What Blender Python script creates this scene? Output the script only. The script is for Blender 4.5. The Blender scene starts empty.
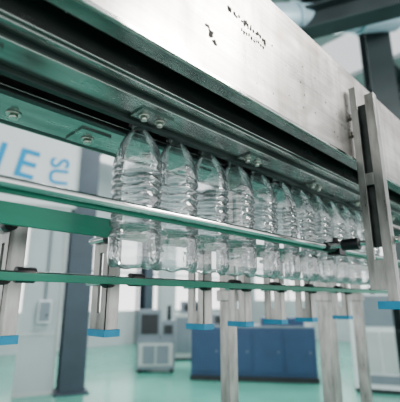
import bpy, bmesh, math, random
from mathutils import Vector, Matrix
random.seed(3)
H=1.6
scene=bpy.context.scene
# ---------------- materials ----------------
def mat(name,col,rough=.5,metal=0,noise=None):
    m=bpy.data.materials.new(name);m.use_nodes=True
    nt=m.node_tree;b=nt.nodes['Principled BSDF']
    b.inputs['Base Color'].default_value=(*col,1)
    b.inputs['Roughness'].default_value=rough
    b.inputs['Metallic'].default_value=metal
    tc=nt.nodes.new('ShaderNodeTexCoord')
    if noise:
        scale,amt,stretch=noise
        mp=nt.nodes.new('ShaderNodeMapping');mp.inputs['Scale'].default_value=stretch
        n=nt.nodes.new('ShaderNodeTexNoise');n.inputs['Scale'].default_value=scale;n.inputs['Detail'].default_value=5
        nt.links.new(tc.outputs['Object'],mp.inputs[0]);nt.links.new(mp.outputs[0],n.inputs['Vector'])
        r=nt.nodes.new('ShaderNodeValToRGB')
        r.color_ramp.elements[0].position=.3;r.color_ramp.elements[1].position=.7
        r.color_ramp.elements[0].color=(*[c*(1-amt) for c in col],1)
        r.color_ramp.elements[1].color=(*[min(1,c*(1+amt)) for c in col],1)
        nt.links.new(n.outputs['Fac'],r.inputs[0]);nt.links.new(r.outputs[0],b.inputs['Base Color'])
        mr=nt.nodes.new('ShaderNodeMapRange');mr.inputs['To Min'].default_value=max(.02,rough-.08);mr.inputs['To Max'].default_value=rough+.1
        nt.links.new(n.outputs['Fac'],mr.inputs['Value']);nt.links.new(mr.outputs[0],b.inputs['Roughness'])
    return m
def duct_mat():
    m=bpy.data.materials.new('brushed_stainless');m.use_nodes=True
    nt=m.node_tree;b=nt.nodes['Principled BSDF'];L=nt.links.new
    b.inputs['Metallic'].default_value=.92
    tc=nt.nodes.new('ShaderNodeTexCoord')
    def noise(scale,st,det=5,dist=0):
        mp=nt.nodes.new('ShaderNodeMapping');mp.inputs['Scale'].default_value=st
        n=nt.nodes.new('ShaderNodeTexNoise');n.inputs['Scale'].default_value=scale;n.inputs['Detail'].default_value=det
        n.inputs['Distortion'].default_value=dist
        L(tc.outputs['Object'],mp.inputs[0]);L(mp.outputs[0],n.inputs['Vector']);return n.outputs['Fac']
    def ramp(f,p0,p1,c0,c1):
        r=nt.nodes.new('ShaderNodeValToRGB');r.color_ramp.elements[0].position=p0;r.color_ramp.elements[1].position=p1
        r.color_ramp.elements[0].color=(*c0,1);r.color_ramp.elements[1].color=(*c1,1);L(f,r.inputs[0]);return r.outputs[0]
    def mul(a,c):
        x=nt.nodes.new('ShaderNodeMix');x.data_type='RGBA';x.blend_type='MULTIPLY';x.inputs[0].default_value=1
        L(a,x.inputs[6]);L(c,x.inputs[7]);return x.outputs[2]
    brushed=ramp(noise(1,(6,300,300),3),.35,.65,(.51,.495,.48),(.63,.61,.59))
    stains=ramp(noise(7,(1,1,1.6),6,1.2),.38,.60,(.70,.68,.66),(1,1,1))
    streak=ramp(noise(1,(38,1,3),5),.30,.52,(.78,.765,.74),(1,1,1))
    L(mul(mul(brushed,stains),streak),b.inputs['Base Color'])
    mr=nt.nodes.new('ShaderNodeMapRange');mr.inputs['To Min'].default_value=.18;mr.inputs['To Max'].default_value=.44
    L(noise(5,(1,1,2),6,1),mr.inputs['Value']);L(mr.outputs[0],b.inputs['Roughness'])
    bp=nt.nodes.new('ShaderNodeBump');bp.inputs['Strength'].default_value=.35;bp.inputs['Distance'].default_value=.003
    L(noise(5,(1,1,1),2),bp.inputs['Height']);L(bp.outputs[0],b.inputs['Normal'])
    return m
STEEL=duct_mat()
STEEL2=mat('steel_plate',(.38,.39,.38),.24,.9,(9,.28,(1,5,5)))
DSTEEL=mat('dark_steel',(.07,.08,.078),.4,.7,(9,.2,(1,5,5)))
BRK=mat('bracket_steel',(.31,.31,.295),.30,.9,(14,.30,(4,4,1)))
CHROME=mat('chrome_rod',(.54,.55,.54),.10,1.0,(20,.14,(1,4,4)))
GREEN=mat('green_guide_plastic',(.010,.17,.11),.35,0,(12,.12,(1,4,4)))
BLACK=mat('black_plastic',(.012,.012,.014),.4,0,(30,.2,(1,1,1)))
BLUECAP=mat('blue_cap_plastic',(.025,.26,.44),.4,0,(30,.1,(1,1,1)))
BOLT=mat('bolt_steel',(.6,.58,.54),.3,1,(40,.2,(1,1,1)))
FLOOR=mat('epoxy_floor',(.12,.36,.295),.16,0,(.7,.12,(1,1,1)))
WALL=mat('wall_paint',(.40,.45,.47),.7,0,(1.5,.06,(1,1,1)))
CEIL=mat('ceiling_sheet',(.38,.41,.42),.7,0,(1.5,.06,(1,8,1)))
BEAM=mat('painted_beam',(.05,.065,.07),.5,.2,(3,.15,(1,1,1)))
COLM=mat('painted_column',(.05,.072,.095),.5,.1,(3,.12,(1,1,1)))
WHITE=mat('white_enamel',(.66,.69,.72),.4,0,(3,.04,(1,1,1)))
GREYM=mat('grey_enamel',(.19,.23,.265),.45,0,(3,.08,(1,1,1)))
NAVY=mat('navy_enamel',(.035,.075,.155),.4,0,(3,.12,(1,1,1)))
DARK=mat('dark_panel',(.02,.025,.03),.3,0,(5,.2,(1,1,1)))
CYAN=mat('cyan_print',(.02,.30,.55),.5,0,(5,.05,(1,1,1)))
PALEB=mat('pale_blue_duct',(.36,.50,.57),.4,.2,(3,.06,(1,1,1)))
FRAME=mat('window_frame_paint',(.43,.48,.48),.5,0,(3,.04,(1,1,1)))
GRIME=mat('grime_mark',(.05,.045,.04),.8,0,(60,.4,(1,1,1)))

def bottle_mat():
    m=bpy.data.materials.new('clear_pet_plastic');m.use_nodes=True
    nt=m.node_tree;nt.nodes.clear();L=nt.links.new
    o=nt.nodes.new('ShaderNodeOutputMaterial')
    tr=nt.nodes.new('ShaderNodeBsdfTransparent')
    lw=nt.nodes.new('ShaderNodeLayerWeight');lw.inputs[0].default_value=.3
    cr=nt.nodes.new('ShaderNodeValToRGB');cr.color_ramp.elements[0].position=.25;cr.color_ramp.elements[0].color=(.975,.985,.99,1)
    cr.color_ramp.elements[1].position=.95;cr.color_ramp.elements[1].color=(.50,.57,.59,1)
    L(lw.outputs['Facing'],cr.inputs[0]);L(cr.outputs[0],tr.inputs[0])
    gl=nt.nodes.new('ShaderNodeBsdfGlossy');gl.inputs['Roughness'].default_value=.035;gl.inputs[0].default_value=(1,1,1,1)
    df=nt.nodes.new('ShaderNodeBsdfTranslucent');df.inputs[0].default_value=(.92,.96,.98,1)
    fr=nt.nodes.new('ShaderNodeFresnel');fr.inputs[0].default_value=1.7
    tc=nt.nodes.new('ShaderNodeTexCoord')
    n=nt.nodes.new('ShaderNodeTexNoise');n.inputs['Scale'].default_value=45;n.inputs['Detail'].default_value=2
    mp=nt.nodes.new('ShaderNodeMapping');mp.inputs['Scale'].default_value=(1,1,1.8)
    L(tc.outputs['Object'],mp.inputs[0]);L(mp.outputs[0],n.inputs['Vector'])
    bp=nt.nodes.new('ShaderNodeBump');bp.inputs['Strength'].default_value=.6;bp.inputs['Distance'].default_value=.004
    L(n.outputs['Fac'],bp.inputs['Height'])
    for q in (gl,fr): L(bp.outputs[0],q.inputs['Normal'])
    mu=nt.nodes.new('ShaderNodeMath');mu.operation='MULTIPLY_ADD';mu.inputs[1].default_value=1.5;mu.inputs[2].default_value=.02;mu.use_clamp=True
    L(fr.outputs[0],mu.inputs[0])
    m1=nt.nodes.new('ShaderNodeMixShader');L(mu.outputs[0],m1.inputs[0])
    L(tr.outputs[0],m1.inputs[1]);L(gl.outputs[0],m1.inputs[2])
    m2=nt.nodes.new('ShaderNodeMixShader');m2.inputs[0].default_value=.05
    L(m1.outputs[0],m2.inputs[1]);L(df.outputs[0],m2.inputs[2])
    L(m2.outputs[0],o.inputs[0])
    return m
PET=bottle_mat()

# ---------------- mesh builder ----------------
class MB:
    def __init__(s): s.bm=bmesh.new();s.mats=[]
    def mi(s,m):
        if m not in s.mats:s.mats.append(m)
        return s.mats.index(m)
    def _fin(s,vs,m,smooth=False):
        i=s.mi(m);fs=set()
        for v in vs:
            for f in v.link_faces: fs.add(f)
        for f in fs:f.material_index=i;f.smooth=smooth
    def box(s,x0,x1,y0,y1,z0,z1,m,rot=None):
        M=Matrix.Translation(((x0+x1)/2,(y0+y1)/2,(z0+z1)/2))
        if rot:M=M@rot
        M=M@Matrix.Diagonal((abs(x1-x0),abs(y1-y0),abs(z1-z0),1))
        r=bmesh.ops.create_cube(s.bm,size=1,matrix=M);s._fin(r['verts'],m)
    def cyl(s,p0,p1,r,m,seg=20,r2=None):
        p0=Vector(p0);p1=Vector(p1);d=p1-p0
        M=Matrix.Translation((p0+p1)/2)@d.to_track_quat('Z','Y').to_matrix().to_4x4()
        q=bmesh.ops.create_cone(s.bm,cap_ends=True,segments=seg,radius1=r,radius2=r if r2 is None else r2,depth=d.length,matrix=M)
        s._fin(q['verts'],m,False)
        for v in q['verts']:
            for f in v.link_faces:
                if len(f.verts)==4:f.smooth=True
    def poly(s,pts,m):
        f=s.bm.faces.new([s.bm.verts.new(p) for p in pts]);f.material_index=s.mi(m)
    def done(s,name,loc=(0,0,0),rotz=0,bevel=0,parent=None):
        me=bpy.data.meshes.new(name);s.bm.to_mesh(me);s.bm.free()
        for m in s.mats:me.materials.append(m)
        o=bpy.data.objects.new(name,me);scene.collection.objects.link(o)
        o.location=loc;o.rotation_euler=(0,0,rotz)
        if parent:o.parent=parent
        if bevel:
            b=o.modifiers.new('bevel','BEVEL');b.width=bevel;b.segments=2;b.limit_method='ANGLE'
        return o

# ---------------- conveyor duct ----------------
X0,X1=-.35,2.2
d=MB()
B=lambda x0,x1,y0,y1,z0,z1,m:d.box(x0,x1,y0,y1,H+z0,H+z1,m)
B(X0,X1,.298,.302,.280,.495,STEEL)          # near side sheet
B(X0,X1,.302,.322,.280,.284,STEEL2)         # folded lip
B(X0,X1,.295,.298,.279,.284,CHROME)         # lip bead
B(X0,X1,.302,.588,.491,.495,STEEL)          # top
B(X0,X1,.588,.592,.262,.495,STEEL)          # far side
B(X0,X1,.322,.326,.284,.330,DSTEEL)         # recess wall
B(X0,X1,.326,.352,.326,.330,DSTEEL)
B(X0,X1,.350,.354,.268,.326,STEEL2)         # channel web
B(X0,X1,.354,.372,.264,.268,STEEL2)
B(X0,X1,.372,.430,.255,.258,STEEL2)         # neck plate near
B(X0,X1,.372,.375,.258,.268,DSTEEL)
B(X0,X1,.462,.560,.255,.258,STEEL2)         # neck plate far
B(X0,X1,.560,.588,.262,.266,DSTEEL)
B(X0,X1,.419,.430,.248,.255,DSTEEL)         # wear strips
B(X0,X1,.462,.473,.248,.255,DSTEEL)
duct=d.done('air_conveyor_duct',bevel=.0008)
# bolts
d=MB()
def bolt(x,y,z,r=.006,up=-1):
    d.cyl((x,y,H+z),(x,y,H+z-.002),r*1.7,BOLT)
    d.cyl((x,y,H+z-.002),(x,y,H+z-.008),r,BOLT,6)
x=-.164
while x<1.7:
    d.box(x-.028,x+.028,.385,.418,H+.252,H+.255,STEEL2)
    bolt(x-.014,.401,.252,.0045);bolt(x+.014,.401,.252,.0045)
    d.box(x-.055,x-.005,.50,.555,H+.252,H+.255,STEEL2)
    bolt(x-.03,.53,.252);bolt(x+.09,.53,.255)
    x+=.234
d.done('neck_plate_bolts',parent=duct)
# marks on face
d=MB()
def blot(x,z,rx,rz,n=11,m=GRIME):
    pts=[]
    for i in range(n):
        a=-2*math.pi*i/n;k=random.uniform(.45,1.1)
        pts.append((x+rx*k*math.cos(a),.2975,H+z+rz*k*math.sin(a)))
    d.poly(pts[::-1],m)
blot(.318,.345,.007,.0085);blot(.326,.335,.006,.005);blot(.312,.353,.006,.003)
for i in range(16):
    blot(.355+i*.006+random.uniform(-.002,.002),.408-.0004*i+random.uniform(-.003,.003),.003,random.uniform(.003,.009),7)
for i in range(10): blot(.385+i*.006,.388+random.uniform(-.002,.002),.0025,.004,7)
for i in range(22): blot(random.uniform(.40,.8),random.uniform(.30,.45),.0020,.0020,6)
d.done('grime_marks',parent=duct)

# ---------------- guide rails ----------------
def rail(name,y,z,side,green_h,rod_r):
    q=MB()
    q.cyl((X0,y,H+z),(X1,y,H+z),rod_r,CHROME,24)
    yy=y+side*(rod_r+.003)
    q.box(X0,X1,yy-.003,yy+.003,H+z-green_h/2-.003,H+z+green_h/2-.003,GREEN)
    return q.done(name,bevel=.0006)
r1=rail('guide_rail',.386,.113,1,.012,.0056)
r2=rail('guide_rail',.502,.108,-1,.028,.0058)
r3=rail('guide_rail',.502,.032,-1,.010,.005)

# ---------------- bottles ----------------
prof=[(0,.006),(.004,.013),(.001,.022),(.0,.027),(.002,.0315),(.007,.0345),(.014,.0357),(.024,.0357),(.034,.0352),(.044,.0357),
(.049,.0357),(.0515,.0325),(.054,.0325),(.057,.0355),(.064,.0357),(.067,.0330),(.069,.0330),(.072,.0352),(.078,.0345),(.083,.0322),(.087,.0322),(.092,.0348),(.098,.0357),
(.101,.0330),(.103,.0330),(.106,.0356),(.112,.0357),(.115,.0330),(.117,.0330),(.120,.0356),(.126,.0357),(.129,.0330),(.131,.0330),(.134,.0356),(.140,.0357),(.143,.0335),(.145,.0335),(.148,.0354),(.157,.0346),(.166,.0329),(.176,.0301),(.185,.0265),(.193,.0222),(.200,.0178),(.206,.0144),(.212,.0130),
(.2133,.0130),(.2138,.0168),(.2158,.0168),(.2165,.0132),(.221,.0128),(.222,.0138),(.224,.0138),(.225,.0128),(.228,.0138),(.2300,.0128),(.234,.0125)]
bm=bmesh.new();N=64;rings=[]
for h,r in prof:
    ring=[]
    for i in range(N):
        a=2*math.pi*i/N;rr=r
        if h<.206: rr*=1.042
        if .012<h<.046: rr*=1-.05*max(0,math.cos(10*a))*math.sin((h-.012)/.034*math.pi)
        if .150<h<.198: rr*=1-.04*(0.5+.5*math.cos(8*a))*math.sin((h-.150)/.048*math.pi)
        hh=h
        if h<.003 and r>.01: hh=h+.003*(.5+.5*math.cos(5*a))
        if .098<h<.147: hh=h+.0016*math.sin(3*a)
        ring.append(bm.verts.new((rr*math.cos(a),rr*math.sin(a),hh)))
    rings.append(ring)
for a,b in zip(rings,rings[1:]):
    for i in range(N):
        f=bm.faces.new((a[i],a[(i+1)%N],b[(i+1)%N],b[i]));f.smooth=True
bm.faces.new(rings[0][::-1])
bme=bpy.data.meshes.new('plastic_bottle');bm.to_mesh(bme);bm.free();bme.materials.append(PET)
for i in range(12):
    o=bpy.data.objects.new('plastic_bottle',bme);scene.collection.objects.link(o)
    o.location=(.315+i*.0747,.446,H+.0445);o.rotation_euler=(0,0,random.uniform(0,3))

# ---------------- rear brackets ----------------
def rear_bracket(x,zb=-.055,zt=.40):
    q=MB();z0=H+zb;z1=H+zt
    y0=.594
    q.box(x-.003,x+.003,y0,y0+.020,z0,z1,BRK)
    q.box(x-.003,x+.003,y0+.032,y0+.052,z0,z1,BRK)
    for za,zc in ((z0,z0+.035),(z0+.14,z0+.16),(z1-.02,z1)):
        q.box(x-.003,x+.003,y0+.020,y0+.032,za,zc,BRK)
    q.box(x-.003,x+.022,y0,y0+.004,z0,z1,BRK)     # flange
    q.box(x-.006,x+.025,y0-.003,y0+.055,z0-.004,z0+.008,BLUECAP)
    for z in (.108,.032):
        q.cyl((x-.010,.509,H+z),(x-.010,y0+.055,H+z),.0055,CHROME,16)
        q.cyl((x-.010,y0-.022,H+z),(x-.010,y0-.001,H+z),.010,BLACK,16)
        q.cyl((x-.022,.502,H+z),(x+.002,.502,H+z),.010,BLACK,16)
    q.done('rail_bracket',bevel=.0006)
rear_bracket(.07,zt=.125);rear_bracket(.200,zt=.125);rear_bracket(.370,zt=.125)
for x in (.61,.75,.90,1.06,1.3): rear_bracket(x,zt=.125 if x in(.61,.9) else .40)
# ---------------- front bracket ----------------
q=MB();x=.745
q.box(x-.004,x+.002,.278,.292,H+.02,H+.44,BRK)
q.box(x-.004,x+.002,.244,.262,H-.004,H+.413,BRK)
q.box(x-.004,x+.002,.262,.278,H+.02,H+.075,BRK)
q.box(x-.004,x+.002,.262,.278,H+.22,H+.245,BRK)
q.box(x+.002,x+.018,.2885,.292,H+.10,H+.44,BRK)
q.box(x+.002,x+.014,.244,.2475,H-.004,H+.413,BRK)
q.box(x+.010,x+.014,.247,.288,H+.10,H+.40,DSTEEL)
q.box(x-.008,x+.018,.241,.280,H-.014,H+.000,BLUECAP)
for z in (.34,.38):q.cyl((x+.010,.292,H+z),(x+.010,.297,H+z),.008,BOLT,6)
q.cyl((x+.026,.235,H+.113),(x+.026,.386,H+.113+.0),.0055,CHROME,16)
q.cyl((x+.026,.315,H+.113),(x+.026,.350,H+.113),.012,BLACK,16)
q.cyl((x+.018,.386,H+.113),(x+.085,.386,H+.113),.009,BLACK,16)
q.box(x+.060,x+.088,.374,.402,H+.099,H+.128,BLACK)
q.cyl((x+.074,.388,H+.126),(x+.074,.388,H+.138),.007,BLACK,8)
q.cyl((x+.026,.228,H+.113),(x+.026,.240,H+.113),.009,BOLT,6)
q.box(x+.012,x+.034,.250,.256,H+.100,H+.126,BRK)
q.done('rail_bracket',bevel=.0006)

# ---------------- support stands ----------------
def stand(x,y,w,top=.40):
    q=MB();h=w/2
    q.box(x-h,x+h,y-h,y+h,.012,H+top,BRK)
    q.box(x-.07,x+.07,y-.07,y+.07,0,.012,DSTEEL)
    for a in(-1,1):
        for b in(-1,1):q.cyl((x+a*.052,y+b*.052,.012),(x+a*.052,y+b*.052,.03),.009,BOLT,6)
    q.box(x-h-.006,x+h+.006,y-h-.006,y+h+.006,H+.0,H+.03,BRK)
    q.box(x-.02,x+.02,.593,y-h,H+top-.06,H+top-.02,BRK)
    q.done('conveyor_support_post',bevel=.002)
stand(.83,.72,.034);stand(1.39,.72,.05);stand(1.67,.72,.036)

# ---------------- room ----------------
q=MB();q.box(-10,16,-6,13,-.1,0,FLOOR);q.done('floor')
q=MB()
for a,b in ((-10,3.0),(4.2,7.0),(8.6,11.5),(13.3,16)): q.box(a,b,-1,13,7.0,7.1,CEIL)
q.done('ceiling')
def winwall(name,L0,L1,fixed,axis,z0,z1,step,pier):
    q=MB();f=MB()
    def bx(m,a,b,za,zb,mm,off0=0,off1=.2):
        if axis=='x':m.box(a,b,fixed+off0,fixed+off1,za,zb,mm)
        else:m.box(fixed+off0,fixed+off1,a,b,za,zb,mm)
    bx(q,L0,L1,0,z0,WALL);bx(q,L0,L1,z1,7.0,WALL)
    a=L0;bx(q,L0,L0+pier,z0,z1,WALL)
    while a+step<=L1+.01:
        bx(q,a+step-pier,a+step,z0,z1,WALL)
        w0,w1=a+pier*(1 if a==L0 else 0),a+step-pier
        for k in range(4):
            c=w0+(w1-w0)*k/3;bx(f,c-.04,c+.04,z0,z1,FRAME,.05,.12)
        for k in range(3):
            c=z0+(z1-z0)*k/2;bx(f,w0,w1,c-.04,c+.04,FRAME,.055,.115)
        a+=step
    q.done(name);f.done(name.replace('wall','window'))
winwall('wall_back',-10,16,13,'x',1.2,4.2,4.3,.9)
winwall('wall_right',-6,13,16,'y',1.6,4.8,3.8,.8)
# roof beams
q=MB()
def ibeam(p0,p1,w,h,m):
    p0=Vector(p0);p1=Vector(p1);L=(p1-p0).length;c=(p0+p1)/2;ang=math.atan2(p1.y-p0.y,p1.x-p0.x)
    R=Matrix.Rotation(ang,4,'Z')
    for zz,hh,ww in((h/2,.03,w),(-h/2,.03,w),(0,h,.03)):
        q.box(c.x-L/2,c.x+L/2,c.y-ww/2,c.y+ww/2,c.z+zz-hh/2,c.z+zz+hh/2,m,R)
for xx in (1.5,5.6,9.5,13.3): ibeam((xx,-1,6.75),(xx,13,6.75),.25,.42,BEAM)
for yy in (0,1.2,2.4,4,7,10): ibeam((-6,yy,6.93),(16,yy,6.93),.14,.12,BEAM)
q.done('roof_beams')
q=MB();ibeam((3.2,3.9,H+3.5),(4.9,-.3,H+3.5),.26,.30,BEAM)
ibeam((6.2,5.0,H+3.6),(8.4,-.5,H+3.6),.26,.34,BEAM)
q.done('crane_beam')
q=MB()
q.cyl((2.2,2.9,H+3.0),(5.6,1.4,H+4.2),.20,PALEB,28)
for t in (.2,.5,.8):
    a=Vector((2.2,2.9,H+3.0)).lerp(Vector((5.6,1.4,H+4.2)),t);dd=(Vector((3.4,-1.5,1.2))).normalized()*.03
    q.cyl(a-dd,a+dd,.225,PALEB,28)
q.done('ventilation_duct')
def column(x,y,w,rz,m,top=7.0):
    q=MB();h=w/2
    q.box(-h,h,-h,-h+.03,0,top,m);q.box(-h,h,h-.03,h,0,top,m);q.box(-.015,.015,-h+.03,h-.03,0,top,m)
    q.box(-h-.08,h+.08,-h-.08,h+.08,0,.03,m)
    for z in (1.2,2.4,3.6,4.8): q.box(-h+.02,h-.02,-h+.03,h-.03,z,z+.02,m)
    return q.done('steel_column',(x,y,0),rz,bevel=.004)
column(3.70,7.06,.44,math.radians(-20),COLM)
column(5.7,1.75,.36,math.radians(-55),BEAM)
column(9.5,12.5,.4,0,COLM);column(15.2,4,.4,0,COLM)
# partition left of the column
q=MB()
q.box(-.30,.30,-.03,.03,.06,3.0,WALL);q.box(-.33,-.30,-.04,.04,0,3.05,FRAME);q.box(.30,.33,-.04,.04,0,3.05,FRAME)
q.box(-.33,.33,-.04,.04,3.0,3.05,FRAME);q.box(-.30,.30,-.04,.04,0,.06,FRAME);q.box(-.30,.30,-.04,.04,1.0,1.05,FRAME)
q.box(-.05,.17,-.14,-.031,1.22,1.62,WHITE);q.box(-.03,.15,-.15,-.14,1.25,1.59,GREYM);q.cyl((.1,-.16,1.35),(.1,-.15,1.35),.02,DARK)
q.cyl((.06,-.06,1.62),(.06,-.06,3.0),.018,GREYM)
q.done('partition_panel',(3.10,7.25,0),math.radians(-20),bevel=.003)

# sign
sg=MB()
sg.box(-1.0,.42,0,.03,-.60,.50,WHITE)
sg.box(-1.03,-1.0,-.01,.04,-.63,.53,FRAME);sg.box(.42,.45,-.01,.04,-.63,.53,FRAME)
sg.box(-1.03,.45,-.01,.04,.5,.53,FRAME);sg.box(-1.03,.45,-.01,.04,-.63,-.6,FRAME)
for xx in(-.9,.3): sg.cyl((xx,.02,.5),(xx,.02,4.35-H+.8),.012,DSTEEL)
sign=sg.done('hanging_sign',(1.90,4.80,H+1.80),math.radians(-21.7))
def text(s,size,x,z,ry,ext=.004,off=.02):
    c=bpy.data.curves.new('t','FONT');c.body=s;c.size=size;c.extrude=ext;c.offset=size*off
    c.materials.append(CYAN)
    o=bpy.data.objects.new('lettering',c);scene.collection.objects.link(o);o.parent=sign
    o.location=(x,-.006,z)
    o.rotation_euler=(Matrix.Rotation(ry,3,'Y')@Matrix.Rotation(math.pi/2,3,'X')).to_euler()
text('SU',.33,.08,.06,math.radians(90),off=.014)
text('E',.55,-.38,-.24,math.radians(10),off=.012)
text('J',.55,-.62,-.20,math.radians(10),off=.012)

# machines
q=MB()
q.box(-.45,.45,-.35,.35,.08,.75,GREYM);q.box(-.42,.10,-.32,.32,.75,1.40,GREYM);q.box(.12,.45,-.32,.3,.75,1.15,GREYM)
q.box(-.36,.04,-.335,-.32,.85,1.30,DARK);q.box(-.4,.4,-.36,-.35,.15,.65,FRAME);q.box(-.3,-.02,-.37,-.36,.2,.6,GREYM);q.box(.02,.3,-.37,-.36,.2,.6,GREYM)
for a in(-.38,.38):
    for b in(-.28,.28):q.cyl((a,b,0),(a,b,.08),.04,DARK)
q.cyl((.3,0,1.15),(.3,0,1.5),.05,DARK);q.box(.18,.38,-.34,-.32,.85,1.05,DARK)
q.done('grey_processing_machine',(6.2,7.7,0),math.radians(-40),bevel=.012)
q=MB()
q.box(-.5,.5,-.4,.4,.06,1.25,FRAME);q.box(-.44,-.02,-.415,-.4,.2,1.15,GREYM);q.box(.02,.44,-.415,-.4,.2,1.15,GREYM)
q.box(-.5,.5,-.4,.4,0,.06,DARK);q.box(-.3,.3,-.2,.2,1.25,1.6,GREYM);q.box(-.2,.2,-.21,-.2,1.32,1.52,DARK)
q.done('grey_control_cabinet',(8.2,8.6,0),math.radians(-40),bevel=.012)
q=MB()
q.box(-1.3,1.3,-.5,.5,.10,1.05,NAVY);q.box(-1.32,1.32,-.52,.52,0,.10,DARK)
for i in range(4):
    a=-1.25+i*.64;q.box(a,a+.58,-.52,-.5,.18,.98,NAVY);q.cyl((a+.5,-.55,.58),(a+.5,-.52,.58),.02,GREYM)
q.box(-1.3,1.3,-.5,.5,1.05,1.09,GREYM);q.box(-.9,-.2,-.3,.3,1.09,1.32,GREYM);q.box(.2,1.1,-.35,.35,1.09,1.25,NAVY)
q.box(-.8,-.3,-.31,-.3,1.13,1.28,DARK);q.cyl((.6,0,1.25),(.6,0,1.42),.12,GREYM)
q.done('blue_machine_cabinet',(7.2,5.55,0),math.radians(-53),bevel=.01)
q=MB()
q.box(-.5,.5,-.4,.4,.06,1.85,WHITE);q.box(-.5,.5,-.4,.4,0,.06,DARK)
q.box(-.42,.42,-.42,-.4,1.15,1.7,GREYM);q.box(-.42,-.02,-.42,-.4,.35,1.05,FRAME);q.box(.02,.42,-.42,-.4,.35,1.05,FRAME)
q.box(-.42,.42,-.41,-.4,.15,.3,GREYM);q.box(.3,.4,-.45,-.42,1.2,1.6,DARK)
q.done('white_machine_cabinet',(8.0,3.1,0),math.radians(-65),bevel=.012)

# ---------------- lights ----------------
w=bpy.data.worlds.new('w');scene.world=w;w.use_nodes=True
nt=w.node_tree;bg=nt.nodes['Background']
tc=nt.nodes.new('ShaderNodeTexCoord');sx=nt.nodes.new('ShaderNodeSeparateXYZ');cr=nt.nodes.new('ShaderNodeValToRGB')
nt.links.new(tc.outputs['Generated'],sx.inputs[0]);nt.links.new(sx.outputs['Z'],cr.inputs[0]);nt.links.new(cr.outputs[0],bg.inputs[0])
e=cr.color_ramp.elements
e[0].position=.0;e[0].color=(1,1,1,1);e[1].position=.5;e[1].color=(.42,.44,.45,1)
bg.inputs[1].default_value=2.0
def area(name,loc,size,power,target,col=(1,1,1)):
    l=bpy.data.lights.new(name,'AREA');l.shape='RECTANGLE';l.size=size[0];l.size_y=size[1];l.energy=power;l.color=col
    o=bpy.data.objects.new(name,l);scene.collection.objects.link(o);o.location=loc
    o.rotation_euler=(Vector(target)-Vector(loc)).to_track_quat('-Z','Y').to_euler()
for i,(xx,yy) in enumerate([(4,4),(9,4),(4,9),(9,9),(13,7)]):
    area('added_area_light',(xx,yy,6.4),(1.2,1.2),220,(xx,yy,0),(1,.98,.94))  # area lights added under the ceiling to light the hall
area('added_area_light',(3.2,-3,5.0),(1.5,1.5),240,(.8,.3,H+.3),(1,.96,.92))  # key light added for the duct face, not a fixture of the hall
scene.view_settings.look='AgX - Medium High Contrast'

cam=bpy.data.cameras.new('camera');co=bpy.data.objects.new('camera',cam);scene.collection.objects.link(co)
cam.sensor_width=36;cam.lens=34.2;cam.clip_start=.01
co.location=(0,0,H)
p=math.radians(14.7)
F=Vector((math.cos(p)*.70711,math.cos(p)*.70711,math.sin(p)))
co.rotation_euler=F.to_track_quat('-Z','Y').to_euler()
cam.dof.use_dof=True;cam.dof.focus_distance=.60;cam.dof.aperture_fstop=5.0
scene.camera=co
